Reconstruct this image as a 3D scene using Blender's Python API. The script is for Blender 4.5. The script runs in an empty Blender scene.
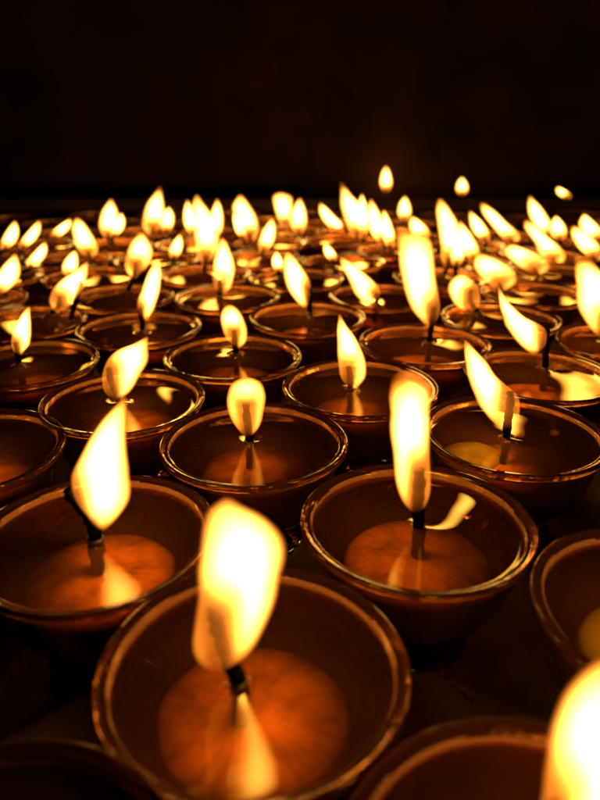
import bpy, math, random
from mathutils import Vector
random.seed(7)
S = 0.08                      # one cup diameter in metres; layout tables below are in cup diameters
sc = bpy.context.scene
COL = sc.collection

# ------------------------------------------------------------------ camera
F, PITCH, H = 665.52, math.radians(23.469), 1.6085
CP, SP = math.cos(PITCH), math.sin(PITCH)
cam = bpy.data.cameras.new('camera'); camo = bpy.data.objects.new('camera', cam); COL.objects.link(camo)
cam.sensor_fit = 'VERTICAL'; cam.sensor_height = 24.0; cam.lens = 24.0 * F / 800.0
camo.location = (0, 0, H * S); camo.rotation_euler = (math.pi / 2 - PITCH, 0, 0)
cam.clip_start = 0.005; cam.clip_end = 60
cam.dof.use_dof = True; cam.dof.focus_distance = 3.5 * S; cam.dof.aperture_fstop = 5.9; cam.dof.aperture_blades = 0
sc.camera = camo

def on_level(u, v, z):        # measured photo position -> layout point at height z
    X = (u - 300) / F; Y = (400 - v) / F
    d = (X, CP + Y * SP, -SP + Y * CP); t = (z - H) / d[2]
    return d[0] * t, d[1] * t
def on_depth(u, v, y):        # ... -> layout point in the upright plane at depth y
    X = (u - 300) / F; Y = (400 - v) / F
    d = (X, CP + Y * SP, -SP + Y * CP); t = y / d[1]
    return d[0] * t, H + d[2] * t
def px_per_d(y): return F / (y * CP + H * SP)
def depth_of(y, z): return y * CP - (z - H) * SP
def project(x, y, z):
    z -= H; fw = y * CP - z * SP; up = y * SP + z * CP
    return 300 + F * x / fw, 400 - F * up / fw

# ------------------------------------------------------------------ materials
def new_mat(name):
    m = bpy.data.materials.new(name); m.use_nodes = True
    nt = m.node_tree; nt.nodes.clear()
    out = nt.nodes.new('ShaderNodeOutputMaterial')
    return m, nt, out
def N(nt, typ, **kw):
    n = nt.nodes.new(typ)
    for k, v in kw.items():
        if k.startswith('i_'): n.inputs[k[2:].replace('_', ' ')].default_value = v
        else: setattr(n, k, v)
    return n
def math_node(nt, op, a, b=None, c=None, clamp=False):
    n = nt.nodes.new('ShaderNodeMath'); n.operation = op; n.use_clamp = clamp
    for i, x in enumerate((a, b, c)):
        if x is None: continue
        if isinstance(x, (int, float)): n.inputs[i].default_value = x
        else: nt.links.new(x, n.inputs[i])
    return n.outputs[0]
def ramp(nt, fac, stops):
    n = nt.nodes.new('ShaderNodeValToRGB'); r = n.color_ramp
    while len(r.elements) > 1: r.elements.remove(r.elements[-1])
    r.elements[0].position = stops[0][0]; r.elements[0].color = (*stops[0][1], 1)
    for p, c in stops[1:]:
        e = r.elements.new(p); e.color = (*c, 1)
    nt.links.new(fac, n.inputs[0]); return n.outputs[0]
def noise(nt, scale, detail=4, rough=.55, coord='Object', dist=0.0, sc3=None):
    tc = nt.nodes.new('ShaderNodeTexCoord'); src = tc.outputs[coord]
    if sc3:
        mp = nt.nodes.new('ShaderNodeMapping'); mp.inputs['Scale'].default_value = sc3
        nt.links.new(src, mp.inputs[0]); src = mp.outputs[0]
    n = nt.nodes.new('ShaderNodeTexNoise'); n.inputs['Scale'].default_value = scale
    n.inputs['Detail'].default_value = detail; n.inputs['Roughness'].default_value = rough
    n.inputs['Distortion'].default_value = dist
    nt.links.new(src, n.inputs['Vector']); return n.outputs['Fac']
def bump(nt, h, strength, distance):
    b = nt.nodes.new('ShaderNodeBump'); b.inputs['Strength'].default_value = strength
    b.inputs['Distance'].default_value = distance; nt.links.new(h, b.inputs['Height']); return b.outputs[0]

def glass_mat(name, col, trans, r0, r1):
    m, nt, out = new_mat(name)
    g = N(nt, 'ShaderNodeBsdfPrincipled')
    g.inputs['Base Color'].default_value = (*col, 1)
    g.inputs['Transmission Weight'].default_value = trans
    g.inputs['IOR'].default_value = 1.52; g.inputs['Specular Tint'].default_value = (1, .55, .25, 1)
    sm = noise(nt, 55, 4, .6)
    r = math_node(nt, 'MULTIPLY_ADD', sm, r1, r0, clamp=True)
    nt.links.new(r, g.inputs['Roughness'])
    h = noise(nt, 60, 3, .6)
    nt.links.new(bump(nt, h, .5, .0012), g.inputs['Normal'])
    nt.links.new(g.outputs[0], out.inputs['Surface'])
    return m

def butter_mat():
    m, nt, out = new_mat('melted_butter')
    tr = N(nt, 'ShaderNodeBsdfTransparent'); tr.inputs[0].default_value = (0.76, 0.44, 0.12, 1)
    gl = N(nt, 'ShaderNodeBsdfGlossy'); gl.inputs['Roughness'].default_value = .004
    gl.inputs[0].default_value = (1, .88, .55, 1)
    fr = N(nt, 'ShaderNodeFresnel'); fr.inputs['IOR'].default_value = 1.8
    oi = N(nt, 'ShaderNodeObjectInfo'); tc = N(nt, 'ShaderNodeTexCoord'); va = N(nt, 'ShaderNodeVectorMath'); va.operation = 'ADD'
    cv = N(nt, 'ShaderNodeCombineXYZ'); nt.links.new(math_node(nt, 'MULTIPLY', oi.outputs['Random'], 7.0), cv.inputs[0])
    nt.links.new(tc.outputs['Object'], va.inputs[0]); nt.links.new(cv.outputs[0], va.inputs[1])
    nz = N(nt, 'ShaderNodeTexNoise'); nz.inputs['Scale'].default_value = 24; nz.inputs['Detail'].default_value = 1
    nt.links.new(va.outputs[0], nz.inputs['Vector']); h = nz.outputs['Fac']
    b = bump(nt, h, .28, .004)
    nt.links.new(b, gl.inputs['Normal']); nt.links.new(b, fr.inputs['Normal'])
    df = N(nt, 'ShaderNodeBsdfDiffuse'); df.inputs[0].default_value = (.55, .17, .03, 1)     # the butter is slightly cloudy
    cl = N(nt, 'ShaderNodeMixShader'); nt.links.new(tr.outputs[0], cl.inputs[1]); nt.links.new(df.outputs[0], cl.inputs[2])
    nt.links.new(math_node(nt, 'MULTIPLY_ADD', noise(nt, 18, 3, .6), .032, .006), cl.inputs[0])
    mx = N(nt, 'ShaderNodeMixShader')
    nt.links.new(fr.outputs[0], mx.inputs[0]); nt.links.new(cl.outputs[0], mx.inputs[1]); nt.links.new(gl.outputs[0], mx.inputs[2])
    nt.links.new(mx.outputs[0], out.inputs['Surface'])
    return m

def wax_mat(name, lo, hi):
    m, nt, out = new_mat(name)
    p = N(nt, 'ShaderNodeBsdfPrincipled')
    tc = N(nt, 'ShaderNodeTexCoord')
    sp = N(nt, 'ShaderNodeSeparateXYZ'); nt.links.new(tc.outputs['Object'], sp.inputs[0])
    ang = math_node(nt, 'ARCTAN2', sp.outputs[1], sp.outputs[0])
    rad = math_node(nt, 'SQRT', math_node(nt, 'ADD', math_node(nt, 'MULTIPLY', sp.outputs[0], sp.outputs[0]), math_node(nt, 'MULTIPLY', sp.outputs[1], sp.outputs[1])))
    cb = N(nt, 'ShaderNodeCombineXYZ')
    nt.links.new(math_node(nt, 'MULTIPLY', ang, 9.0), cb.inputs[0]); nt.links.new(math_node(nt, 'MULTIPLY', rad, 60.0), cb.inputs[1])
    streak = N(nt, 'ShaderNodeTexNoise'); streak.inputs['Scale'].default_value = 1.0; streak.inputs['Detail'].default_value = 4
    nt.links.new(cb.outputs[0], streak.inputs['Vector'])
    mott = noise(nt, 70, 5, .6)
    f = math_node(nt, 'ADD', math_node(nt, 'MULTIPLY', streak.outputs['Fac'], .24), math_node(nt, 'MULTIPLY', mott, .76))
    c = ramp(nt, f, [(.3, lo), (.68, hi)])
    nt.links.new(c, p.inputs['Base Color'])
    p.inputs['Roughness'].default_value = .6
    nt.links.new(bump(nt, f, .8, .0016), p.inputs['Normal'])
    nt.links.new(p.outputs[0], out.inputs['Surface'])
    return m

def simple_mat(name, lo, hi, scale, rough, bstr=.4, bdist=.0005, spec=.5, rlo=None):
    m, nt, out = new_mat(name)
    p = N(nt, 'ShaderNodeBsdfPrincipled')
    f = noise(nt, scale, 6, .62)
    nt.links.new(ramp(nt, f, [(.32, lo), (.7, hi)]), p.inputs['Base Color'])
    if rlo is None: p.inputs['Roughness'].default_value = rough
    else: nt.links.new(math_node(nt, 'MULTIPLY_ADD', noise(nt, scale * .6, 5, .6), (rough - rlo) * 2, rlo - (rough - rlo) * .5, clamp=True), p.inputs['Roughness'])
    p.inputs['Specular IOR Level'].default_value = spec
    nt.links.new(bump(nt, f, bstr, bdist), p.inputs['Normal'])
    nt.links.new(p.outputs[0], out.inputs['Surface'])
    return m

GLASS = glass_mat('cup_glass', (.22, .070, .016), .94, -.02, .08); LIT_BAND = glass_mat('lit_band_glass', (.40, .16, .045), .70, .02, .24); BUTTER = butter_mat()  # second glass is paler amber: flame light on the inner wall put into colour
WAX = wax_mat('pale_wax', (.075, .038, .012), (.66, .39, .13))
WAXG = wax_mat('greenish_wax', (.16, .27, .05), (.36, .50, .14))
WICK = simple_mat('charred_wick', (.0007, .0005, .0004), (.0025, .0014, .001), 900, .9, .8, .0008, .0)
OILWICK = simple_mat('oily_wick', (.005, .002, .001), (.022, .009, .0035), 700, .45, .6, .0006)
TABLE = simple_mat('sooty_metal_table', (.045, .024, .014), (.26, .135, .075), 24, .5, .7, .003, .5, .16)
DROP = simple_mat('spilt_oil', (.05, .025, .01), (.12, .06, .025), 200, .03, .1, .0002, 1.0)
WOOD = simple_mat('scorched_wood', (.004, .0013, .0008), (.014, .005, .0028), 30, .9, .6, .002)
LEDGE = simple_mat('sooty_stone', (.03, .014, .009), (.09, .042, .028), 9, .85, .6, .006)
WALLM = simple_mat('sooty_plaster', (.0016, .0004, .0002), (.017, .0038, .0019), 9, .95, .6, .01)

# ------------------------------------------------------------------ mesh helpers
def mesh_obj(name, verts, faces, mat, parent=None, smooth=True, loc=(0, 0, 0)):
    me = bpy.data.meshes.new(name); me.from_pydata(verts, [], faces); me.update()
    if smooth: me.polygons.foreach_set('use_smooth', [True] * len(me.polygons))
    me.materials.append(mat)
    o = bpy.data.objects.new(name, me); COL.objects.link(o)
    o.location = loc
    if parent: o.parent = parent
    return o
def lathe(profile, seg):      # (r, z) list; r == 0 ends close to a pole
    V, Fc, rings = [], [], []
    for r, z in profile:
        if r < 1e-9: rings.append([len(V)]); V.append((0, 0, z))
        else:
            rings.append(list(range(len(V), len(V) + seg)))
            V += [(r * math.cos(2 * math.pi * i / seg), r * math.sin(2 * math.pi * i / seg), z) for i in range(seg)]
    for a, b in zip(rings, rings[1:]):
        for i in range(seg):
            j = (i + 1) % seg
            if len(a) == 1 and len(b) == 1: continue
            if len(a) == 1: Fc.append((a[0], b[j], b[i]))
            elif len(b) == 1: Fc.append((a[i], a[j], b[0]))
            else: Fc.append((a[i], a[j], b[j], b[i]))
    return V, Fc
def catmull(pts, n):
    out = []
    for i in range(len(pts) - 1):
        p0 = pts[max(i - 1, 0)]; p1 = pts[i]; p2 = pts[i + 1]; p3 = pts[min(i + 2, len(pts) - 1)]
        for k in range(n):
            t = k / n
            out.append(tuple(.5 * (2 * b + (c - a) * t + (2 * a - 5 * b + 4 * c - d) * t * t + (3 * b - a - 3 * c + d) * t ** 3) for a, b, c, d in zip(p0, p1, p2, p3)))
    out.append(pts[-1]); return out
def tube(pts, radii, seg=12, wob=0.0, rng=random):
    V, Fc = [], []
    n = len(pts); P = [Vector(p) for p in pts]
    for i in range(n):
        t = (P[min(i + 1, n - 1)] - P[max(i - 1, 0)]).normalized()
        a = t.cross(Vector((0, 1, 0.02))).normalized(); b = t.cross(a)
        for k in range(seg):
            an = 2 * math.pi * k / seg
            r = radii[i] * (1 + wob * (rng.random() - .5) * 2)
            V.append(tuple(P[i] + a * (r * math.cos(an)) + b * (r * math.sin(an))))
    for i in range(n - 1):
        for k in range(seg):
            j = (k + 1) % seg
            Fc.append((i * seg + k, i * seg + j, (i + 1) * seg + j, (i + 1) * seg + k))
    V.append(tuple(P[0])); V.append(tuple(P[-1]))
    for k in range(seg):
        j = (k + 1) % seg
        Fc.append((len(V) - 2, j, k)); Fc.append((len(V) - 1, (n - 1) * seg + k, (n - 1) * seg + j))
    return V, Fc

# ------------------------------------------------------------------ setting
Z_TABLE = -0.62 * S
def sheet(name, x0, x1, y0, y1, z, mat, nx=2, ny=2):
    V = [(x0 + (x1 - x0) * i / nx, y0 + (y1 - y0) * j / ny, z) for j in range(ny + 1) for i in range(nx + 1)]
    Fc = [(j * (nx + 1) + i, j * (nx + 1) + i + 1, (j + 1) * (nx + 1) + i + 1, (j + 1) * (nx + 1) + i) for j in range(ny) for i in range(nx)]
    return mesh_obj(name, V, Fc, mat, smooth=False)
def block(name, x0, x1, y0, y1, z0, z1, mat, bev=0.0):
    V = [(x, y, z) for z in (z0, z1) for y in (y0, y1) for x in (x0, x1)]
    Fc = [(0, 2, 3, 1), (4, 5, 7, 6), (0, 1, 5, 4), (2, 6, 7, 3), (0, 4, 6, 2), (1, 3, 7, 5)]
    o = mesh_obj(name, V, Fc, mat, smooth=False)
    if bev:
        md = o.modifiers.new('bevel', 'BEVEL'); md.width = bev; md.segments = 4
    return o
table = sheet('table_surface', -14 * S, 14 * S, -1.5 * S, 12.397 * S, Z_TABLE, TABLE); table['kind'] = 'structure'
rim = block('tray_wall', -14 * S, 14 * S, 12.40 * S, 12.52 * S, Z_TABLE - .02, .15 * S, WOOD, .0015); rim['kind'] = 'structure'
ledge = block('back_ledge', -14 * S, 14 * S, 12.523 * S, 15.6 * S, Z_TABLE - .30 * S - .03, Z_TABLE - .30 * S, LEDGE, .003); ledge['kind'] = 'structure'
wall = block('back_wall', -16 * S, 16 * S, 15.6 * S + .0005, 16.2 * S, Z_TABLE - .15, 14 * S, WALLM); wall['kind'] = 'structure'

# ------------------------------------------------------------------ the lamp
BOWL = [(0, -.435), (.10, -.435), (.155, -.455), (.145, -.50), (.13, -.525), (.15, -.55), (.215, -.575), (.262, -.592), (.27, -.606), (.26, -.62),
        (.20, -.62), (.13, -.605), (0, -.60)]
FOOT = [(0, -.449), (.075, -.4455), (.10, -.46), (.098, -.50), (.085, -.525), (.105, -.553), (.20, -.580), (.258, -.592), (.27, -.606), (.262, -.62), (.20, -.62), (.12, -.606), (0, -.60)]
CUP = [(0, -.445), (.15, -.442), (.25, -.430), (.325, -.40), (.375, -.34), (.412, -.26), (.440, -.17), (.458, -.09), (.466, -.062), (.474, -.048), (.490, -.040), (.498, -.030),
       (.501, -.018), (.498, -.006), (.491, 0), (.483, -.003), (.476, -.010), (.466, -.013), (.458, -.012), (.452, -.016), (.449, -.024), (.449, -.045), (.448, -.07), (.432, -.15), (.405, -.24),
       (.366, -.32), (.315, -.375), (.25, -.402), (.15, -.412), (0, -.415)]
def scale_pr(p): return [(r * S, z * S) for r, z in p]
cup_me = {}
def cup_mesh(seg, k):
    V, Fc = lathe(scale_pr(CUP), seg)
    rng = random.Random(k); a1, a2, a3 = [rng.uniform(0, 6.28) for _ in range(3)]
    W = []
    for x, y, z in V:          # hand-pressed glass: never quite round
        th = math.atan2(y, x); f = 1 + .006 * math.sin(2 * th + a1) + .0035 * math.sin(3 * th + a2)
        W.append((x * f, y * f, z + .0030 * S * math.sin(2 * th + a3) * (1 if z > -.1 * S else .3)))
    return W, Fc
for seg in (128, 56):
    for k in range(4):
        V, Fc = cup_mesh(seg, k)
        me = bpy.data.meshes.new('glass_cup'); me.from_pydata(V, [], Fc); me.update()
        me.polygons.foreach_set('use_smooth', [True] * len(me.polygons)); me.materials.append(GLASS); me.materials.append(LIT_BAND); cup_me[seg, k] = me
        for p in me.polygons:
            c = p.center; r = math.hypot(c[0], c[1])
            if r < .4535 * S and r > .44 * S and c[2] > -.085 * S: p.material_index = 1  # inner wall above the butter takes the painted flame-lit amber
foot_me = {}
for seg in (96, 40):
    V, Fc = lathe(scale_pr(FOOT), seg)
    me = bpy.data.meshes.new('foot'); me.from_pydata(V, [], Fc); me.update()
    me.polygons.foreach_set('use_smooth', [True] * len(me.polygons)); me.materials.append(GLASS); foot_me[seg] = me
def puck_mesh(k, mat):
    rng = random.Random(50 + k); a = [rng.uniform(0, 6.28) for _ in range(4)]
    pr = [(0, -.185), (.05, -.186), (.12, -.189), (.20, -.193), (.26, -.199), (.295, -.209), (.312, -.228), (.316, -.26), (.312, -.33), (.29, -.365), (.2, -.375), (0, -.378)]
    V, Fc = lathe(scale_pr(pr), 72)
    W = []
    for x, y, z in V:
        th = math.atan2(y, x); f = 1 + .018 * math.sin(2 * th + a[0]) + .012 * math.sin(3 * th + a[1]) + .006 * math.sin(7 * th + a[2])
        W.append((x * f, y * f, z + (.004 * S * math.sin(2 * th + a[3]) * math.hypot(x, y) / (.3 * S))))
    me = bpy.data.meshes.new('wax_puck'); me.from_pydata(W, [], Fc); me.update()
    me.polygons.foreach_set('use_smooth', [True] * len(me.polygons)); me.materials.append(mat); return me
puck_me = [puck_mesh(k, WAX) for k in range(4)]; puck_green = puck_mesh(9, WAXG)

LIQ = -.062
def butter_surface(parent, wx, wy, seg, rings):
    """pool of melted butter: level sheet with a meniscus at the glass and around the wick"""
    R = .4495 * S; V = []; Fc = []
    ts = [0.0] + [(i / rings) ** 1.0 for i in range(1, rings + 1)]
    rr = [.012, .025, .04, .055, .075, .10, .14] if rings > 12 else [.02, .05, .10]
    rad = [r for r in rr] + [None] * rings
    for ri, r in enumerate(rad):
        for i in range(seg):
            th = 2 * math.pi * i / seg
            dx, dy = math.cos(th), math.sin(th)
            # distance from wick to wall in this direction
            b = wx * dx + wy * dy; c = wx * wx + wy * wy - R * R
            full = -b + math.sqrt(b * b - c)
            if r is None:
                t = (ri - len(rr) + 1) / rings
                d = rr[-1] * S + (full - rr[-1] * S) * (1 - (1 - t) ** 1.6)
            else: d = r * S
            x = wx + dx * d; y = wy + dy * d
            edge = R - math.hypot(x, y)
            z = LIQ * S + .018 * S * math.exp(-edge / (.026 * S)) + .036 * S * math.exp(-d / (.075 * S))
            V.append((x, y, z))
    n = len(rad)
    for a in range(n - 1):
        for i in range(seg):
            j = (i + 1) % seg
            Fc.append((a * seg + i, a * seg + j, (a + 1) * seg + j, (a + 1) * seg + i))
    V.append((wx, wy, (LIQ + .035) * S)); Fc += [(len(V) - 1, (i + 1) % seg, i) for i in range(seg)]
    Fc = [tuple(reversed(f)) for f in Fc]
    return mesh_obj('melted_butter', V, Fc, BUTTER, parent)

# ------------------------------------------------------------------ flames: glowing gas (volume emission), no surface
def curve_node(nt, fac, pts):
    n = nt.nodes.new('ShaderNodeFloatCurve'); c = n.mapping.curves[0]
    c.points[0].location = pts[0]; c.points[1].location = pts[-1]
    for p in pts[1:-1]: c.points.new(*p)
    for p in c.points: p.handle_type = 'VECTOR'
    n.mapping.update(); nt.links.new(fac, n.inputs['Value']); return n.outputs[0]
FLAME_GAIN = 18.0
def make_flame(parent, base, stations, wick_tip, ppd, top_fade=.55, gain=1.0, soft=0.0):
    """stations: (x, z, half width) from the bottom up, in metres relative to base; base in lamp space"""
    st = catmull(stations, 3)
    z0 = st[0][1]; L = st[-1][1] - z0
    st2 = [st[0]]
    for s in st[1:]:
        if s[1] > st2[-1][1] + L * .004: st2.append(s)
    st = [(x, z, max(w, .012 * L)) for x, z, w in st2]
    wmax = max(s[2] for s in st)
    V, Fc = [], []; seg = 14; DY = .85
    for x, z, w in st:
        for k in range(seg):
            a = 2 * math.pi * k / seg
            V.append((x + (1.06 + .14 * (z - z0) / L) * w * math.cos(a), 1.06 * w * DY * math.sin(a), z))
    n = len(st)
    for i in range(n - 1):
        for k in range(seg):
            j = (k + 1) % seg
            Fc.append((i * seg + k, i * seg + j, (i + 1) * seg + j, (i + 1) * seg + k))
    Fc.append(tuple(reversed(range(seg)))); Fc.append(tuple((n - 1) * seg + k for k in range(seg)))
    m, nt, out = new_mat('flame_gas')
    tc = N(nt, 'ShaderNodeTexCoord'); sp = N(nt, 'ShaderNodeSeparateXYZ'); nt.links.new(tc.outputs['Object'], sp.inputs[0])
    x, y, z = sp.outputs
    t = math_node(nt, 'MULTIPLY', math_node(nt, 'SUBTRACT', z, z0), 1 / L, clamp=True)
    xs = curve_node(nt, t, [((s[1] - z0) / L, s[0] / L / 4 + .5) for s in st])
    ws = curve_node(nt, t, [((s[1] - z0) / L, s[2] / wmax) for s in st])
    sx = math_node(nt, 'MULTIPLY', math_node(nt, 'SUBTRACT', xs, .5), 4 * L)
    w = math_node(nt, 'MULTIPLY', ws, wmax)
    dx = math_node(nt, 'DIVIDE', math_node(nt, 'SUBTRACT', x, sx), w)
    nz = N(nt, 'ShaderNodeTexNoise'); nz.noise_dimensions = '4D'; nz.inputs['Scale'].default_value = .55 / wmax; nz.inputs['Detail'].default_value = 1.0
    nz.inputs['W'].default_value = random.uniform(0, 50); nt.links.new(tc.outputs['Object'], nz.inputs['Vector'])
    wisp = math_node(nt, 'MULTIPLY', math_node(nt, 'MULTIPLY', math_node(nt, 'SUBTRACT', nz.outputs['Fac'], .5), .75), math_node(nt, 'MULTIPLY', t, t))
    dx = math_node(nt, 'ADD', dx, wisp)
    dy = math_node(nt, 'DIVIDE', math_node(nt, 'DIVIDE', y, DY), w)
    u2 = math_node(nt, 'ADD', math_node(nt, 'MULTIPLY', dx, dx), math_node(nt, 'MULTIPLY', dy, dy))
    core = math_node(nt, 'POWER', math_node(nt, 'SUBTRACT', 1.0, u2, clamp=True), .8)
    g = curve_node(nt, t, [(0, .02), (.05, .20), (.13, .60), (.25, .88), (.40, 1.0), (.54, 1.0), (.70, 1.0), (.85, .5 + .5 * (1 - top_fade)), (.95, .75 * (1 - top_fade)), (1, .10)])
    # round the wick the gas is dark and only a thin bright sheath burns
    u = math_node(nt, 'SQRT', u2)
    ss = N(nt, 'ShaderNodeMapRange', interpolation_type='SMOOTHSTEP'); nt.links.new(u, ss.inputs[0])
    ss.inputs[1].default_value = .80; ss.inputs[2].default_value = .94
    sheath = math_node(nt, 'MULTIPLY', ss.outputs[0], math_node(nt, 'MINIMUM', math_node(nt, 'MULTIPLY', core, 4.0), 1.0))
    b_ = max(.25 * L, .85 * wmax)
    hx = math_node(nt, 'DIVIDE', math_node(nt, 'SUBTRACT', x, wick_tip[0]), math_node(nt, 'MULTIPLY', w, .80))
    hz = math_node(nt, 'DIVIDE', math_node(nt, 'SUBTRACT', z, wick_tip[1] - .08 * L), b_); hz = math_node(nt, 'MAXIMUM', hz, -.3)
    hx2 = math_node(nt, 'MULTIPLY', hx, hx); hz2 = math_node(nt, 'MULTIPLY', hz, hz)
    hh = math_node(nt, 'ADD', math_node(nt, 'MULTIPLY', hx2, hx2), math_node(nt, 'MULTIPLY', hz2, hz2))
    dark = math_node(nt, 'EXPONENT', math_node(nt, 'MULTIPLY', hh, -1.0))
    eb = math_node(nt, 'ADD', math_node(nt, 'MULTIPLY', core, math_node(nt, 'SUBTRACT', 1.0, math_node(nt, 'MULTIPLY', dark, .95))), math_node(nt, 'MULTIPLY', math_node(nt, 'MULTIPLY', sheath, dark), .10))
    e = math_node(nt, 'MULTIPLY', eb, g)
    stren = math_node(nt, 'DIVIDE', math_node(nt, 'MULTIPLY', e, FLAME_GAIN * gain), math_node(nt, 'ADD', w, wmax * .6))
    col = ramp(nt, e, [(0, (1, .20, .010)), (.15, (1, .29, .025)), (.4, (1, .45, .06)), (.8, (1, .58, .12)), (1, (1, .62, .15))])
    em = N(nt, 'ShaderNodeEmission'); nt.links.new(col, em.inputs[0]); nt.links.new(stren, em.inputs[1])
    nt.links.new(em.outputs[0], out.inputs['Volume'])
    m.cycles.volume_step_rate = 0.4
    o = mesh_obj('flame', V, Fc, m, parent, loc=base)
    # the light the flame gives
    zl = z0 + .36 * L
    k = min(range(n), key=lambda i: abs(st[i][1] - zl))
    li = bpy.data.lights.new('flame_light', 'POINT'); lo = bpy.data.objects.new('flame_light', li); COL.objects.link(lo)
    lo.parent = o; lo.location = (st[k][0], 0, zl)
    li.color = (1, .53, .135); li.shadow_soft_size = min(.55 * wmax, .008); lo.visible_glossy = False   # the gas itself is what mirrors
    li.energy = LIGHT * min(1.6, (L / S / .38)) * min(1.4, wmax / S / .09)
    return o
LIGHT = 0.072

POS = {
    'A': (-0.148, 1.609, -0.148, 1.609),
    'B': (0.502, 2.422, 0.502, 2.422),
    'C': (-0.246, 3.178, -0.246, 3.178),
    'D': (1.175, 3.284, 1.175, 3.284),
    'E': (-0.485, 4.539, -0.485, 4.539),
    'F': (0.389, 3.957, 0.389, 3.957),
    'G': (-1.08, 3.737, -1.08, 3.737),
    'H': (-0.854, 2.317, -0.854, 2.317),
    'J': (-1.934, 4.411, -1.934, 4.411),
    'N': (0.951, 4.828, 0.951, 4.828),
    'P': (-1.312, 5.221, -1.312, 5.221),
    'Q': (0.064, 5.526, 0.064, 5.526),
    'O': (1.61, 4.191, 1.61, 4.191),
    'I': (-1.74, 3.08, -1.74, 3.08),
    'K': (1.332, 1.86, 1.332, 1.86),
    'L': (0.56, 0.905, 0.56, 0.905),
    'M': (-0.72, 0.83, -0.72, 0.83),
    'f1': (-3.82, 7.9, -3.77, 8.11),
    'f2': (-3.46, 8.84, -3.49, 8.62),
    'f3': (-3.26, 7.06, -3.11, 7.22),
    'f4': (-3.37, 9.85, -3.38, 9.62),
    'f5': (-2.75, 7.94, -2.55, 8.04),
    'f6': (-2.45, 8.9, -2.56, 9.09),
    'f7': (-3.07, 6.07, -2.86, 6.14),
    'f8': (-2.31, 5.4, -2.21, 5.6),
    'f8b': (-2.25, 7.06, -2.41, 6.97),
    'f9': (-1.7, 6.21, -1.71, 6.43),
    'f11': (-2.29, 9.9, -2.21, 9.7),
    'f12': (-1.7, 7.91, -1.49, 7.86),
    'f13': (-1.28, 9.88, -1.35, 9.67),
    'f14': (-1.03, 7.15, -1.06, 7.37),
    'f15': (-1.42, 8.88, -1.24, 9),
    'f16': (-0.69, 6.2, -0.76, 6.25),
    'f17': (-0.42, 9.03, -0.64, 8.99),
    'f18': (-0.49, 8, -0.44, 8.22),
    'f19': (-0.42, 10.98, -0.33, 10.78),
    'f20': (-0.14, 10.01, -0.09, 9.8),
    'f21': (-0.04, 6.96, -0.21, 7.1),
    'f24': (0.56, 10.73, 0.45, 10.54),
    'f26': (0.56, 9.28, 0.74, 9.29),
    'f28': (1.23, 8.53, 1.03, 8.62),
    'f31': (1.68, 10.7, 1.65, 10.74),
    'f32': (1.51, 9.61, 1.56, 9.39),
    'f34': (0.77, 6.25, 0.72, 6.04),
    'f35': (0.5, 7.82, 0.37, 7.69),
    'f36': (1.49, 6.99, 1.56, 7.2),
    'f38': (1.99, 7.87, 2.09, 7.86),
    'f39': (2.19, 8.86, 2.41, 8.9),
    'f40': (2.86, 9.62, 2.85, 9.4),
    'f41': (2.76, 7.22, 2.61, 7.17),
    'f42': (2.26, 6.34, 2.11, 6.5),
    'f43': (1.71, 5.49, 1.59, 5.67),
    'f44': (3.63, 8.96, 3.48, 9.12),
    'f46': (2.96, 8.21, 3, 7.99),
    'f48': (3.73, 7.51, 3.59, 7.68),
    'f50': (2.48, 4.83, 2.31, 4.95),
    'f30': (1.85, 14.88, 1.86, 15.03),
    'f37': (3.39, 14.35, 3.34, 14.28),
    'f47': (5.25, 13.52, 5.22, 13.6),
    'u0': (-1.55, 10.85, -1.55, 10.85),
    'u1': (-2.75, 10.8, -2.75, 10.8),
    'u4': (-3.9, 10.7, -3.9, 10.7),
    'u6': (-3.45, 11.6, -3.45, 11.6),
    'u7': (-2.3, 11.7, -2.3, 11.7),
    'u8': (-1.1, 11.75, -1.1, 11.75),
    'u9': (-4.75, 11.25, -4.75, 11.25),
    'u10': (0.25, 11.75, 0.25, 11.75),
    'u11': (1.35, 11.65, 1.35, 11.65),
    'u12': (4, 9.9, 4, 9.9),
    'u13': (2.9, 10.65, 2.9, 10.65),
    'u14': (2.45, 11.55, 2.45, 11.55),
    'u15': (3.75, 11.2, 3.75, 11.2),
    'u16': (4.65, 10.75, 4.65, 10.75),
    'u17': (4.8, 11.75, 4.8, 11.75)
}
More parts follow.
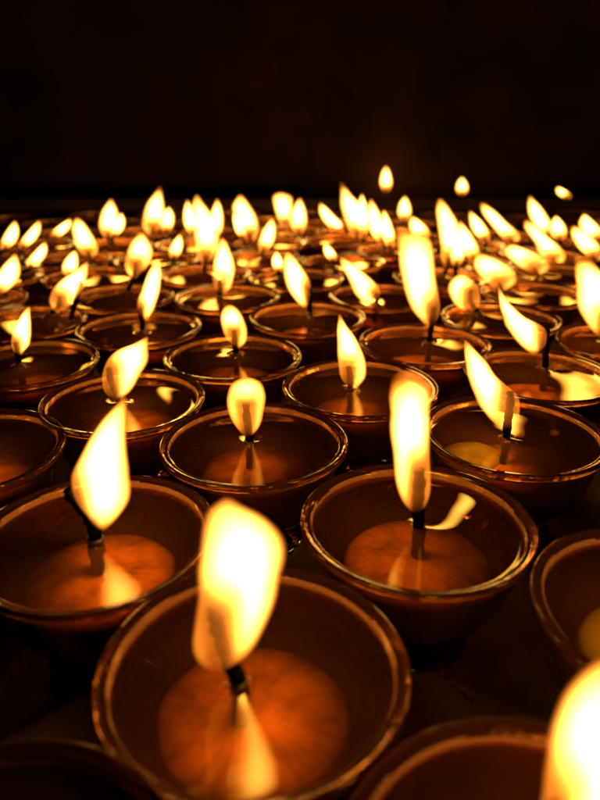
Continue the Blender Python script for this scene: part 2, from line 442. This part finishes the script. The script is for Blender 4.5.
LABELS = {
    'A': 'front lamp with broad slanted flame on a charred wick, largest complete cup in view',
    'B': 'lamp with tall flat-topped flame on a straight wick, right of the largest front cup',
    'C': 'lamp with short round-topped flame on an upright wick in the centre of the photo',
    'D': 'lamp with flame swept left off its wick, brown and greenish wax in its oil',
    'E': 'lamp with small oval flame directly behind the central round-topped flame',
    'F': 'lamp with pointed teardrop flame just behind the cup with the tall flat-topped flame',
    'G': 'lamp with leaf-shaped flame leaning right, behind the lamp with the bent wick',
    'H': 'lamp with large pointed flame hanging right of a wick bent to the left',
    'I': 'lamp cut off by the left edge above the bent-wick lamp, no flame in view',
    'J': 'lamp with slim upright flame beside the left edge, cup partly out of the photo',
    'K': 'lamp cut off by the right edge with yellow-green wax and no flame in view',
    'L': 'lamp at the bottom right corner with one huge flame cut by the photo edge',
    'M': 'dim unlit lamp in the bottom left corner, only its far rim showing',
    'N': 'lamp with very tall thick column of flame, right of centre in the middle rows',
    'O': 'lamp with curved pointed flame blown left off a tall bare upright wick',
    'P': 'lamp with slim flame tapering to the right, just below an egg-shaped flame',
    'Q': 'lamp with left-leaning flame at the centre, a tiny round flame behind its tip',
    'f1': 'small far lamp whose right-leaning flame is the leftmost along the far edge',
    'f2': 'small far lamp with right-leaning flame, second from the left along the far edge',
    'f3': 'small lamp with low right-leaning flame just below the second far flame from left',
    'f4': 'small far lamp with short flame lying over to the right, third from the left',
    'f5': 'lamp with tall oval flame leaning left, beside a short flame lying over right',
    'f6': 'far lamp with notched two-lobed flame, first tall flame from the left at the back',
    'f7': 'lamp with large right-leaning flame cut off by the left edge of the photo',
    'f8': 'lamp with wide right-leaning flame on the left, a smaller flame rising behind it',
    'f8b': 'small lamp whose flame rises directly behind the tip of a wide right-leaning flame',
    'f9': 'lamp with upright egg-shaped flame, dark hollow at its base, left of centre',
    'f11': 'far lamp with tall flame ending in a thin orange tip, rounder lobe at right',
    'f12': 'lamp with lone tiny oval flame between the egg-shaped flame and the three-flame cluster',
    'f13': 'far lamp with narrow flame on the left side of the crowded three-flame cluster',
    'f14': 'lamp with the tall central flame of the crowded three-flame cluster',
    'f15': 'far lamp with narrow flame on the right side of the crowded three-flame cluster',
    'f16': 'lamp with pointed teardrop flame in front of the crowded three-flame cluster',
    'f17': 'far lamp with broad tall flame leaning left, right of the three-flame cluster',
    'f18': 'lamp with slim right-leaning flame just right of a broad left-leaning far flame',
    'f19': 'far lamp with blunt square-topped flame near the middle of the back edge',
    'f20': 'far lamp with narrow upright flame touching the right of the square-topped flame',
    'f21': 'lamp with tiny round flame just behind the left-leaning flame at the centre',
    'f24': 'far lamp with stubby flame in two parts, left of the orange-tipped tallest back flame',
    'f26': 'far lamp with tallest flame of the back middle, its orange tip bent left',
    'f28': 'far lamp with two merged flames slanting down right, beside the bent orange-tipped flame',
    'f30': 'leftmost of three lone far flames behind the dark back board, tallest of the three',
    'f37': 'middle one of three lone far flames behind the dark back board, small and upright',
    'f47': 'rightmost of three lone far flames behind the dark back board, leaning left',
    'f31': 'far lamp with small upright flame just above the thick column of flame',
    'f32': 'far lamp with left-leaning flame peeking over the top of the thick flame column',
    'f34': 'lamp with left-leaning pointed flame and dark wick, left of the thick flame column',
    'f35': 'small lamp with lone tiny flame just above the pointed flame left of the column',
    'f36': 'far lamp with tall double flame just right of the thick flame column',
    'f38': 'lamp with left-leaning pointed flame just right of the tall double flame',
    'f39': 'far lamp with slim left-leaning flame between the double flame and the long diagonal one',
    'f40': 'far lamp with long thin flame lying diagonally down to the right',
    'f41': 'lamp with wide left-leaning flame just below the end of the long diagonal flame',
    'f42': 'lamp with wide fin-shaped flame just above the curved flame blown off its wick',
    'f43': 'lamp with short rounded flame and wick on its right, right of the flame column',
    'f44': 'far lamp with left-leaning flame and shorter rounded one beside it, right back corner',
    'f46': 'lamp with long left-leaning flame on the right, below the back corner pair',
    'f48': 'lamp with a pair of left-leaning flames beside the right edge at the back',
    'f50': 'lamp with large flame cut by the right edge, dim orange tip on top',
    'u0': 'unlit lamp along the far edge of the table, mostly hidden behind burning ones',
    'u1': 'unlit lamp along the far edge of the table, mostly hidden behind burning ones',
    'u4': 'unlit lamp along the far edge of the table, mostly hidden behind burning ones',
    'u6': 'unlit lamp along the far edge of the table, mostly hidden behind burning ones',
    'u7': 'unlit lamp along the far edge of the table, mostly hidden behind burning ones',
    'u8': 'unlit lamp along the far edge of the table, mostly hidden behind burning ones',
    'u9': 'unlit lamp along the far edge of the table, mostly hidden behind burning ones',
    'u10': 'unlit lamp along the far edge of the table, mostly hidden behind burning ones',
    'u11': 'unlit lamp along the far edge of the table, mostly hidden behind burning ones',
    'u12': 'unlit lamp along the far edge of the table, mostly hidden behind burning ones',
    'u13': 'unlit lamp along the far edge of the table, mostly hidden behind burning ones',
    'u14': 'unlit lamp along the far edge of the table, mostly hidden behind burning ones',
    'u15': 'unlit lamp along the far edge of the table, mostly hidden behind burning ones',
    'u16': 'unlit lamp along the far edge of the table, mostly hidden behind burning ones',
    'u17': 'unlit lamp along the far edge of the table, mostly hidden behind burning ones'
}
# flame outlines measured from the photograph: (x, y, width) from tip to base; wick: tip ... foot
FL = {
 'A': ([(226,499,8),(226,506,26),(226,513,42),(237,529,73),(242.5,544,87),(243,560,89),(240.5,575,85),(239,590,82),(235,606,78),(229.5,626,71),(223,645,62),(217,660,36),(218,668,12)], [(215,608),(217,622),(221,640),(230,662),(237,678),(240,692)]),
 'B': ([(410,373,26),(411,380,40),(410.5,400,43),(410,425,41),(411,450,38),(412.5,475,37),(414,490,34),(415,503,24),(416,512,8)], [(419,469),(419,485),(418,505),(419,532)]),
 'C': ([(246.5,378,10),(247,383,30),(246,390,38),(245.5,400,40),(246,412,36),(247,420,31),(248,428,22),(248,436,8)], [(246,403),(247,418),(249,432),(250,447)]),
 'D': ([(465,340,3),(470,350,13),(476,362,22),(481,375,29),(488,385,37),(496,395,44),(499,405,42),(501.5,412,36),(504,420,28),(506,428,10)], [(510,392),(510,405),(508,420),(506,442)]),
 'E': ([(230,305,6),(230,309,15),(231,315,21),(234,325,25),(236,335,23),(238,342,16),(238,348,5)], [(234,330),(235,340),(236,358)]),
 'F': ([(339.5,315,3),(342,325,10),(346.5,337,19),(349.5,350,25),(352,362,28),(353,375,27),(353,382,19),(353,390,6)], [(349,366),(350,378),(351,394)]),
 'G': ([(147,337,4),(140,345,18),(133,350,31),(128.5,357,40),(125,365,43),(121,375,39),(119,385,33),(118,392,25),(118,399,8)], [(109,368),(111,380),(116,393),(122,406)]),
 'H': ([(124.5,397,3),(121,405,11),(116,415,20),(112,425,28),(107,440,38),(103.5,455,47),(101,470,56),(100.5,478,58),(102,489,58),(104,500,52),(104.5,511,38),(103.5,522,22),(103,530,6)], [(68,489),(74,497),(84,508),(92,522),(95,535),(96,547)]),
 'J': ([(29,307,4),(26,315,10),(23,325,16),(21.5,335,19),(20.5,345,18),(19,352,9),(19,357,3)], [(16,342),(18,355),(20,369)]),
 'L': ([(613,659,6),(609,669,30),(607,681,50),(605,699,70),(604,719,86),(603,744,100),(601,774,104),(593,809,96),(576,839,78),(556,864,54),(541,884,28),(536,897,8)], [(558,805),(548,840),(535,880),(520,905)]),
 'N': ([(401,227,12),(408,234,26),(413,240,36),(416,260,37),(420,285,36),(423.5,300,33),(426,310,29),(428,318,20),(429,327,6)], [(434,307),(432,322),(429,346)]),
 'O': ([(498.5,287,3),(503,300,9),(508.5,310,17),(515,318,24),(523,325,37),(527.5,331,38),(530,338,33),(532,345,25),(533,354,7)], [(547,330),(546,345),(545,373)]),
 'f50': ([(585,256,10),(585,262,20),(590,274,32),(596,285,41),(597,300,42),(598,310,39),(600,320,32),(601,330,20),(602,338,6)], [(606,315),(606,330),(606,345)]),
 'f8': ([(87,262,4),(82,270,12),(77,276,21),(71,284,28),(66.5,292,30),(62.5,300,26),(60,307,17),(59,313,5)], [(60,296),(59,305),(59,313)]),
 'f34': ([(341,257,4),(348,266,15),(357,276,22),(364.5,286,28),(367.5,294,26),(368,300,15),(369,306,4)], [(377,293),(377,300),(374,309)]),
 'Q': ([(287,252,5),(289.5,260,14),(293.5,270,21),(297,280,25),(299.5,290,23),(302.5,300,15),(304,308,4)], [(310,288),(310,300),(310,318)]),
 'f16': ([(222,238,4),(223,246,12),(224,260,21),(224,270,23),(223,280,21),(223,288,16),(222,294,5)], [(220,280),(220,290),(220,300)]),
 'P': ([(158,260,5),(155.5,270,12),(153,280,16),(151,290,19),(147.5,300,20),(146,310,16),(146,320,5)], [(140,308),(142,320),(143,336)]),
 'f9': ([(142,233,6),(140.5,242,19),(140.5,250,26),(139,258,27),(136.5,266,24),(134,273,14),(134,279,4)], [(136,262),(135,272),(134,285)]),
 'f43': ([(462,274,8),(462,280,21),(463,286,29),(464,292,31),(466,300,29),(467,306,22),(468,312,6)], [(471,290),(470,300),(469,312)]),
 'f11': ([(160,187,3),(157,197,11),(155,206,18),(155,216,24),(152,226,20),(151,236,6)], None),
 'f19': ([(281,193,8),(282,197,19),(283,205,19),(284,214,16),(286,222,14),(287,229,4)], None),
 'f26': ([(341,183,3),(346,195,12),(351,205,22),(356,215,27),(358,225,24),(358,235,16),(357,240,4)], None),
 'f36': ([(440,199,5),(443,210,15),(447,222,21),(450,235,23),(451,248,21),(449,258,17),(447,268,5)], None),
 'f40': ([(483,204,6),(489,213,15),(497,222,18),(506,231,21),(511,238,19),(514,246,5)], None),
 'f41': ([(512,244,4),(516,250,26),(524,256,38),(530,262,36),(535,268,28),(538,275,6)], None),
 'f42': ([(481,254,6),(486,260,26),(491,267,37),(497,275,38),(501,283,28),(502,291,6)], None),
 'f46': ([(527,221,6),(532,229,15),(540,238,18),(548,247,23),(553,257,26),(557,268,5)], None),
 'f14': ([(197,195,4),(199,206,14),(203,218,22),(206,232,25),(207,245,24),(206,256,18),(205,266,4)], None),
 'f17': ([(240,195,4),(241,205,17),(245,215,22),(248,225,22),(250,234,17),(251,242,4)], None),
 'f5': ([(77,218,4),(79,225,14),(82,234,19),(86,244,22),(89,252,18),(90,258,5)], None),
 'f48': ([(571,226,4),(575,233,16),(581,240,22),(587,248,24),(592,256,17),(594,262,4)], None),
}
# simple flames: (tip x, tip y, base x, base y, width, lean of the middle)
SF = {
 'K': (682,470,674,600,50,0), 'I': (-30,395,-32,446,36,0),
 'f1': (15,221,3,251,15,2), 'f2': (39,221,20,250,14,2), 'f3': (45,242,28,269,15,2), 'f4': (70,219,52,239,14,1), 'f6': (111,199,108,240,20,0),
 'f7': (15,254,-5,297,24,3), 'f8b': (75,250,70,278,16,-2), 'f12': (180,234,173,260,13,0), 'f13': (186,200,193,238,14,-1), 'f15': (217,199,213,242,16,1),
 'f18': (272,218,262,254,16,1), 'f20': (300,198,299,236,17,-1), 'f21': (276,251,279,273,12,0), 'f24': (321,203,340,232,15,-1),
 'f28': (371,199,385,248,18,-2), 'f31': (405,196,404,222,14,0), 'f32': (412,216,424,241,19,1), 'f35': (325,243,334,262,12,0), 'f38': (460,221,476,263,19,-1),
 'f39': (470,211,487,243,16,0), 'f44': (530,196,553,240,19,-2), 'f30': (386,166,386,193,12,0), 'f37': (462,177,462,196,12,0), 'f47': (558,187,568,199,12,0),
}

# lamps that burn with a second wick; f8's is a reflection shaped as flame
SF2 = {'f11': (169,207,166,233,14,0), 'f26': (362,194,364,238,13,0), 'f28': (384,210,391,250,13,0), 'f24': (331,215,349,236,13,-1), 'f44': (556,216,560,241,17,0),
       'f36': (458,232,456,268,15,1), 'f48': (584,214,601,243,22,-2), 'f6': (121,213,112,238,13,2), 'f8': (93,276,92,284,8,0), 'f17': (234,212,244,240,11,0)}

def auto(tx, ty, bx, by, w, lean):
    out = []
    for t, k in ((0, .12), (.12, .42), (.3, .78), (.5, 1.0), (.7, .98), (.86, .66), (1, .15)):
        out.append((tx + (bx - tx) * t + lean * 4 * t * (1 - t), ty + (by - ty) * t, w * k))
    return out

def build_lamp(key, x, y, wx, wy):
    near = y < 5.6
    root = bpy.data.objects.new('butter_lamp', None); COL.objects.link(root)
    root.empty_display_size = .02
    root.location = (x * S, y * S, 0)
    lb = LABELS.get(key)
    root['label'] = lb or ('glass butter lamp ' + key); root['category'] = 'oil lamp'; root['group'] = 'glass butter lamps set close together on the table'
    rng = random.Random(key)
    c = bpy.data.objects.new('glass_cup', cup_me[128 if near else 56, rng.randrange(4)]); COL.objects.link(c); c.parent = root; c.rotation_euler.z = rng.uniform(0, 6.28)
    f = bpy.data.objects.new('foot', foot_me[96 if near else 40]); COL.objects.link(f); f.parent = root
    pk = bpy.data.objects.new('wax_puck', puck_green if key in ('K',) else puck_me[rng.randrange(4)]); COL.objects.link(pk); pk.parent = root
    pk.rotation_euler.z = rng.uniform(0, 6.28)
    pk.location = (rng.uniform(-.015, .015) * S, rng.uniform(-.015, .015) * S, 0)
    if key == 'D':
        pk.scale = (.86, .86, 1); pk.location.x = .07 * S
        p2 = bpy.data.objects.new('wax_puck', puck_green); COL.objects.link(p2); p2.parent = root
        p2.scale = (.52, .52, .9); p2.location = (-.20 * S, .06 * S, .012 * S); p2['label'] = 'small lump of greenish wax'
    if key == 'K': pk['label'] = 'yellow green wax'
    # wick and flame
    sta = wick_px = None
    drop = -.30 * S if y > 12.5 else 0.0
    for q in (c, f, pk): q.location.z += drop
    if key in FL: sta, wick_px = FL[key]
    elif key in SF: sta = auto(*SF[key])
    ppd = px_per_d(y)
    if sta and wick_px: wx, wy = on_level(*wick_px[-1], LIQ)
    ox, oy = wx - x, wy - y
    r = math.hypot(ox, oy)
    if r > .26: ox *= .26 / r; oy *= .26 / r
    wx, wy = x + ox, y + oy
    lx, ly = ox * S, oy * S
    butter_surface(root, lx, ly, 72 if near else 32, 16 if near else 7).location.z = drop
    if sta is None:
        h = rng.uniform(.05, .13); le = rng.uniform(-.05, .05)
        pts = [(lx, ly, -.19 * S), (lx, ly, LIQ * S), (lx + le * .4 * S, ly, (LIQ + h * .6) * S), (lx + le * S, ly, (LIQ + h) * S)]
    else:
        bpx = sta[-1]
        # how far the measured flame sits from this wick, in the picture; keep it, within a lean the wick can have
        bu, bv = project(wx, wy, LIQ + .07)
        if wick_px:
            P2 = [on_depth(u, v, wy) for u, v in wick_px]
            pts = [((px - x) * S, ly, pz * S) for px, pz in P2][::-1]
            dx0 = pts[0][0] - lx
            pts[0] = (lx, ly, LIQ * S)
            if len(pts) < 4: pts = [pts[0], tuple((a + b) / 2 for a, b in zip(pts[0], pts[1]))] + pts[1:]
            pts = [(lx, ly, -.19 * S)] + pts
            sh = 0
        else:
            lim = .16 * ppd
            du = bpx[0] - bu
            sh = -(du - max(-lim, min(lim, du)))
            dv = bpx[1] - bv; limv = .13 * ppd
            shv = -(dv - max(-limv, min(limv, dv)))
            sta = [(a + sh, b + shv, w) for a, b, w in sta]
            ti = max(0, int(len(sta) * .62))
            m1 = sta[-1]; m2 = sta[ti]
            P2 = [on_depth(m1[0], m1[1], wy), on_depth((m1[0] + m2[0]) / 2, (m1[1] + m2[1]) / 2, wy)]
            pts = [(lx, ly, -.19 * S + drop), (lx, ly, LIQ * S + drop)] + [((px - x) * S, ly, pz * S) for px, pz in P2]
    n = 5
    cur = catmull(pts, n)
    m = len(cur)
    rad = [S * (.029 if key == 'H' else .025 if key in ('A', 'B') else .0215) * (1.0 + .12 * math.sin(i * 1.7 + rng.random())) * (1.0 if i < m - 3 else .85) for i in range(m)]
    k0 = next((i for i, p in enumerate(cur) if p[2] > (LIQ + .055) * S), m - 3); k0 = max(2, min(k0, m - 3))
    V, Fc = tube(cur[k0 - 1:], rad[k0 - 1:], 10 if near else 6, .15, rng)
    wk = mesh_obj('wick', V, Fc, WICK, root)
    V, Fc = tube(cur[:k0], [q * 1.15 for q in rad[:k0]], 10 if near else 6, .15, rng)
    mesh_obj('soaked_wick', V, Fc, OILWICK, root)
    if near and sta is not None:
        V, Fc = [], []
        for b in range(rng.randint(5, 8)):          # bubbles that ring the wick
            a = rng.uniform(0, 6.28); d = rng.uniform(.028, .062) * S; br = rng.uniform(.004, .008) * S
            zb = .036 * math.exp(-d / (.075 * S)); bx, by = lx + d * math.cos(a), ly + d * math.sin(a)
            bv_, bf = lathe([(0, br), (br * .5, br * .87), (br * .87, br * .5), (br, 0), (br * .8, -br * .6), (0, -br)], 10)
            o = len(V); V += [(p[0] + bx, p[1] + by, p[2] + (LIQ + zb) * S) for p in bv_]; Fc += [tuple(i + o for i in q) for q in bf]
        mesh_obj('bubbles', V, Fc, GLASS, root)
    if sta is not None:
        st = []
        for u, v, w in reversed(sta):
            fx, fz = on_depth(u, v, wy)
            st.append(((fx - x) * S - lx, fz * S, w * .5 * depth_of(wy, fz) / F * S * 1.0))
        tip = cur[-1]
        blur = min(1.0, .35 + .65 * 5.0 / max(5.0, y))
        make_flame(root, (lx, ly, 0), st, (tip[0] - lx, tip[2]), ppd, top_fade=.92 if key in ('B', 'N', 'f50', 'f26', 'f11') else .62)
    if key in SF2:
        s2 = auto(*SF2[key]); du = s2[-1][0] - project(wx, wy, LIQ + .07)[0]; lim = .3 * ppd
        s2 = [(a - du + max(-lim, min(lim, du)), b, w) for a, b, w in s2]
        P2 = [on_depth(*s2[-1][:2], wy), on_depth(*s2[-2][:2], wy)]
        w2x = max(-.3, min(.3, P2[0][0] - x)) * S
        pts = [(w2x, ly, -.19 * S), (w2x, ly, LIQ * S)] + [((px - x) * S, ly, max(pz, LIQ + .02 * (i + 1)) * S) for i, (px, pz) in enumerate(P2)]
        cur = catmull(pts, 4); V, Fc = tube(cur, [S * .022] * len(cur), 6, .2, rng)
        mesh_obj('wick', V, Fc, WICK, root)
        st = []
        for u, v, w in reversed(s2):
            fx, fz = on_depth(u, v, wy); st.append(((fx - x) * S - w2x, fz * S, w * .5 * depth_of(wy, fz) / F * S * 1.0))
        make_flame(root, (w2x, ly, 0), st, (cur[-1][0] - w2x, cur[-1][2]), ppd, .35)
    return root
for key, p in POS.items(): build_lamp(key, *p)

# drops of spilt oil in the open gap at the front
for i, (u, v) in enumerate([(431,636),(436,655),(441,667),(447,679),(454,688),(461,694),(469,701),(385,628),(376,622)]):
    dx, dy = on_level(u, v, -.62); rng = random.Random(i); r = rng.uniform(.012, .022)
    V, Fc = lathe([(0, r * .45 * S), (r * .5 * S, r * .38 * S), (r * .85 * S, r * .2 * S), (r * S, 0), (0, 0)], 16)
    V = [(a * (1 + .5 * rng.random() * 0 + .25 * (i % 3)), b, c) for a, b, c in V]
    o = mesh_obj('oil_drop', V, Fc, DROP, loc=(dx * S, dy * S, Z_TABLE + .0002)); o.rotation_euler.z = -.8 + .3 * rng.random()
    o['label'] = 'tiny shiny drop of spilt oil on the dark table at the front'; o['category'] = 'oil drop'; o['group'] = 'drops of spilt oil'

# ------------------------------------------------------------------ world, view
w = bpy.data.worlds.new('World'); sc.world = w; w.use_nodes = True
w.node_tree.nodes['Background'].inputs[0].default_value = (1, .5, .3, 1); w.node_tree.nodes['Background'].inputs[1].default_value = .0006
sc.view_settings.view_transform = 'Standard'; sc.view_settings.look = 'None'; sc.view_settings.exposure = 0; sc.view_settings.gamma = 1
cy = sc.cycles
cy.use_denoising = True
cy.max_bounces = 14; cy.diffuse_bounces = 3; cy.glossy_bounces = 6; cy.transmission_bounces = 12; cy.transparent_max_bounces = 64; cy.volume_bounces = 0
cy.sample_clamp_indirect = 4.0; cy.blur_glossy = .06
cy.caustics_reflective = False; cy.caustics_refractive = True
cy.use_light_tree = True
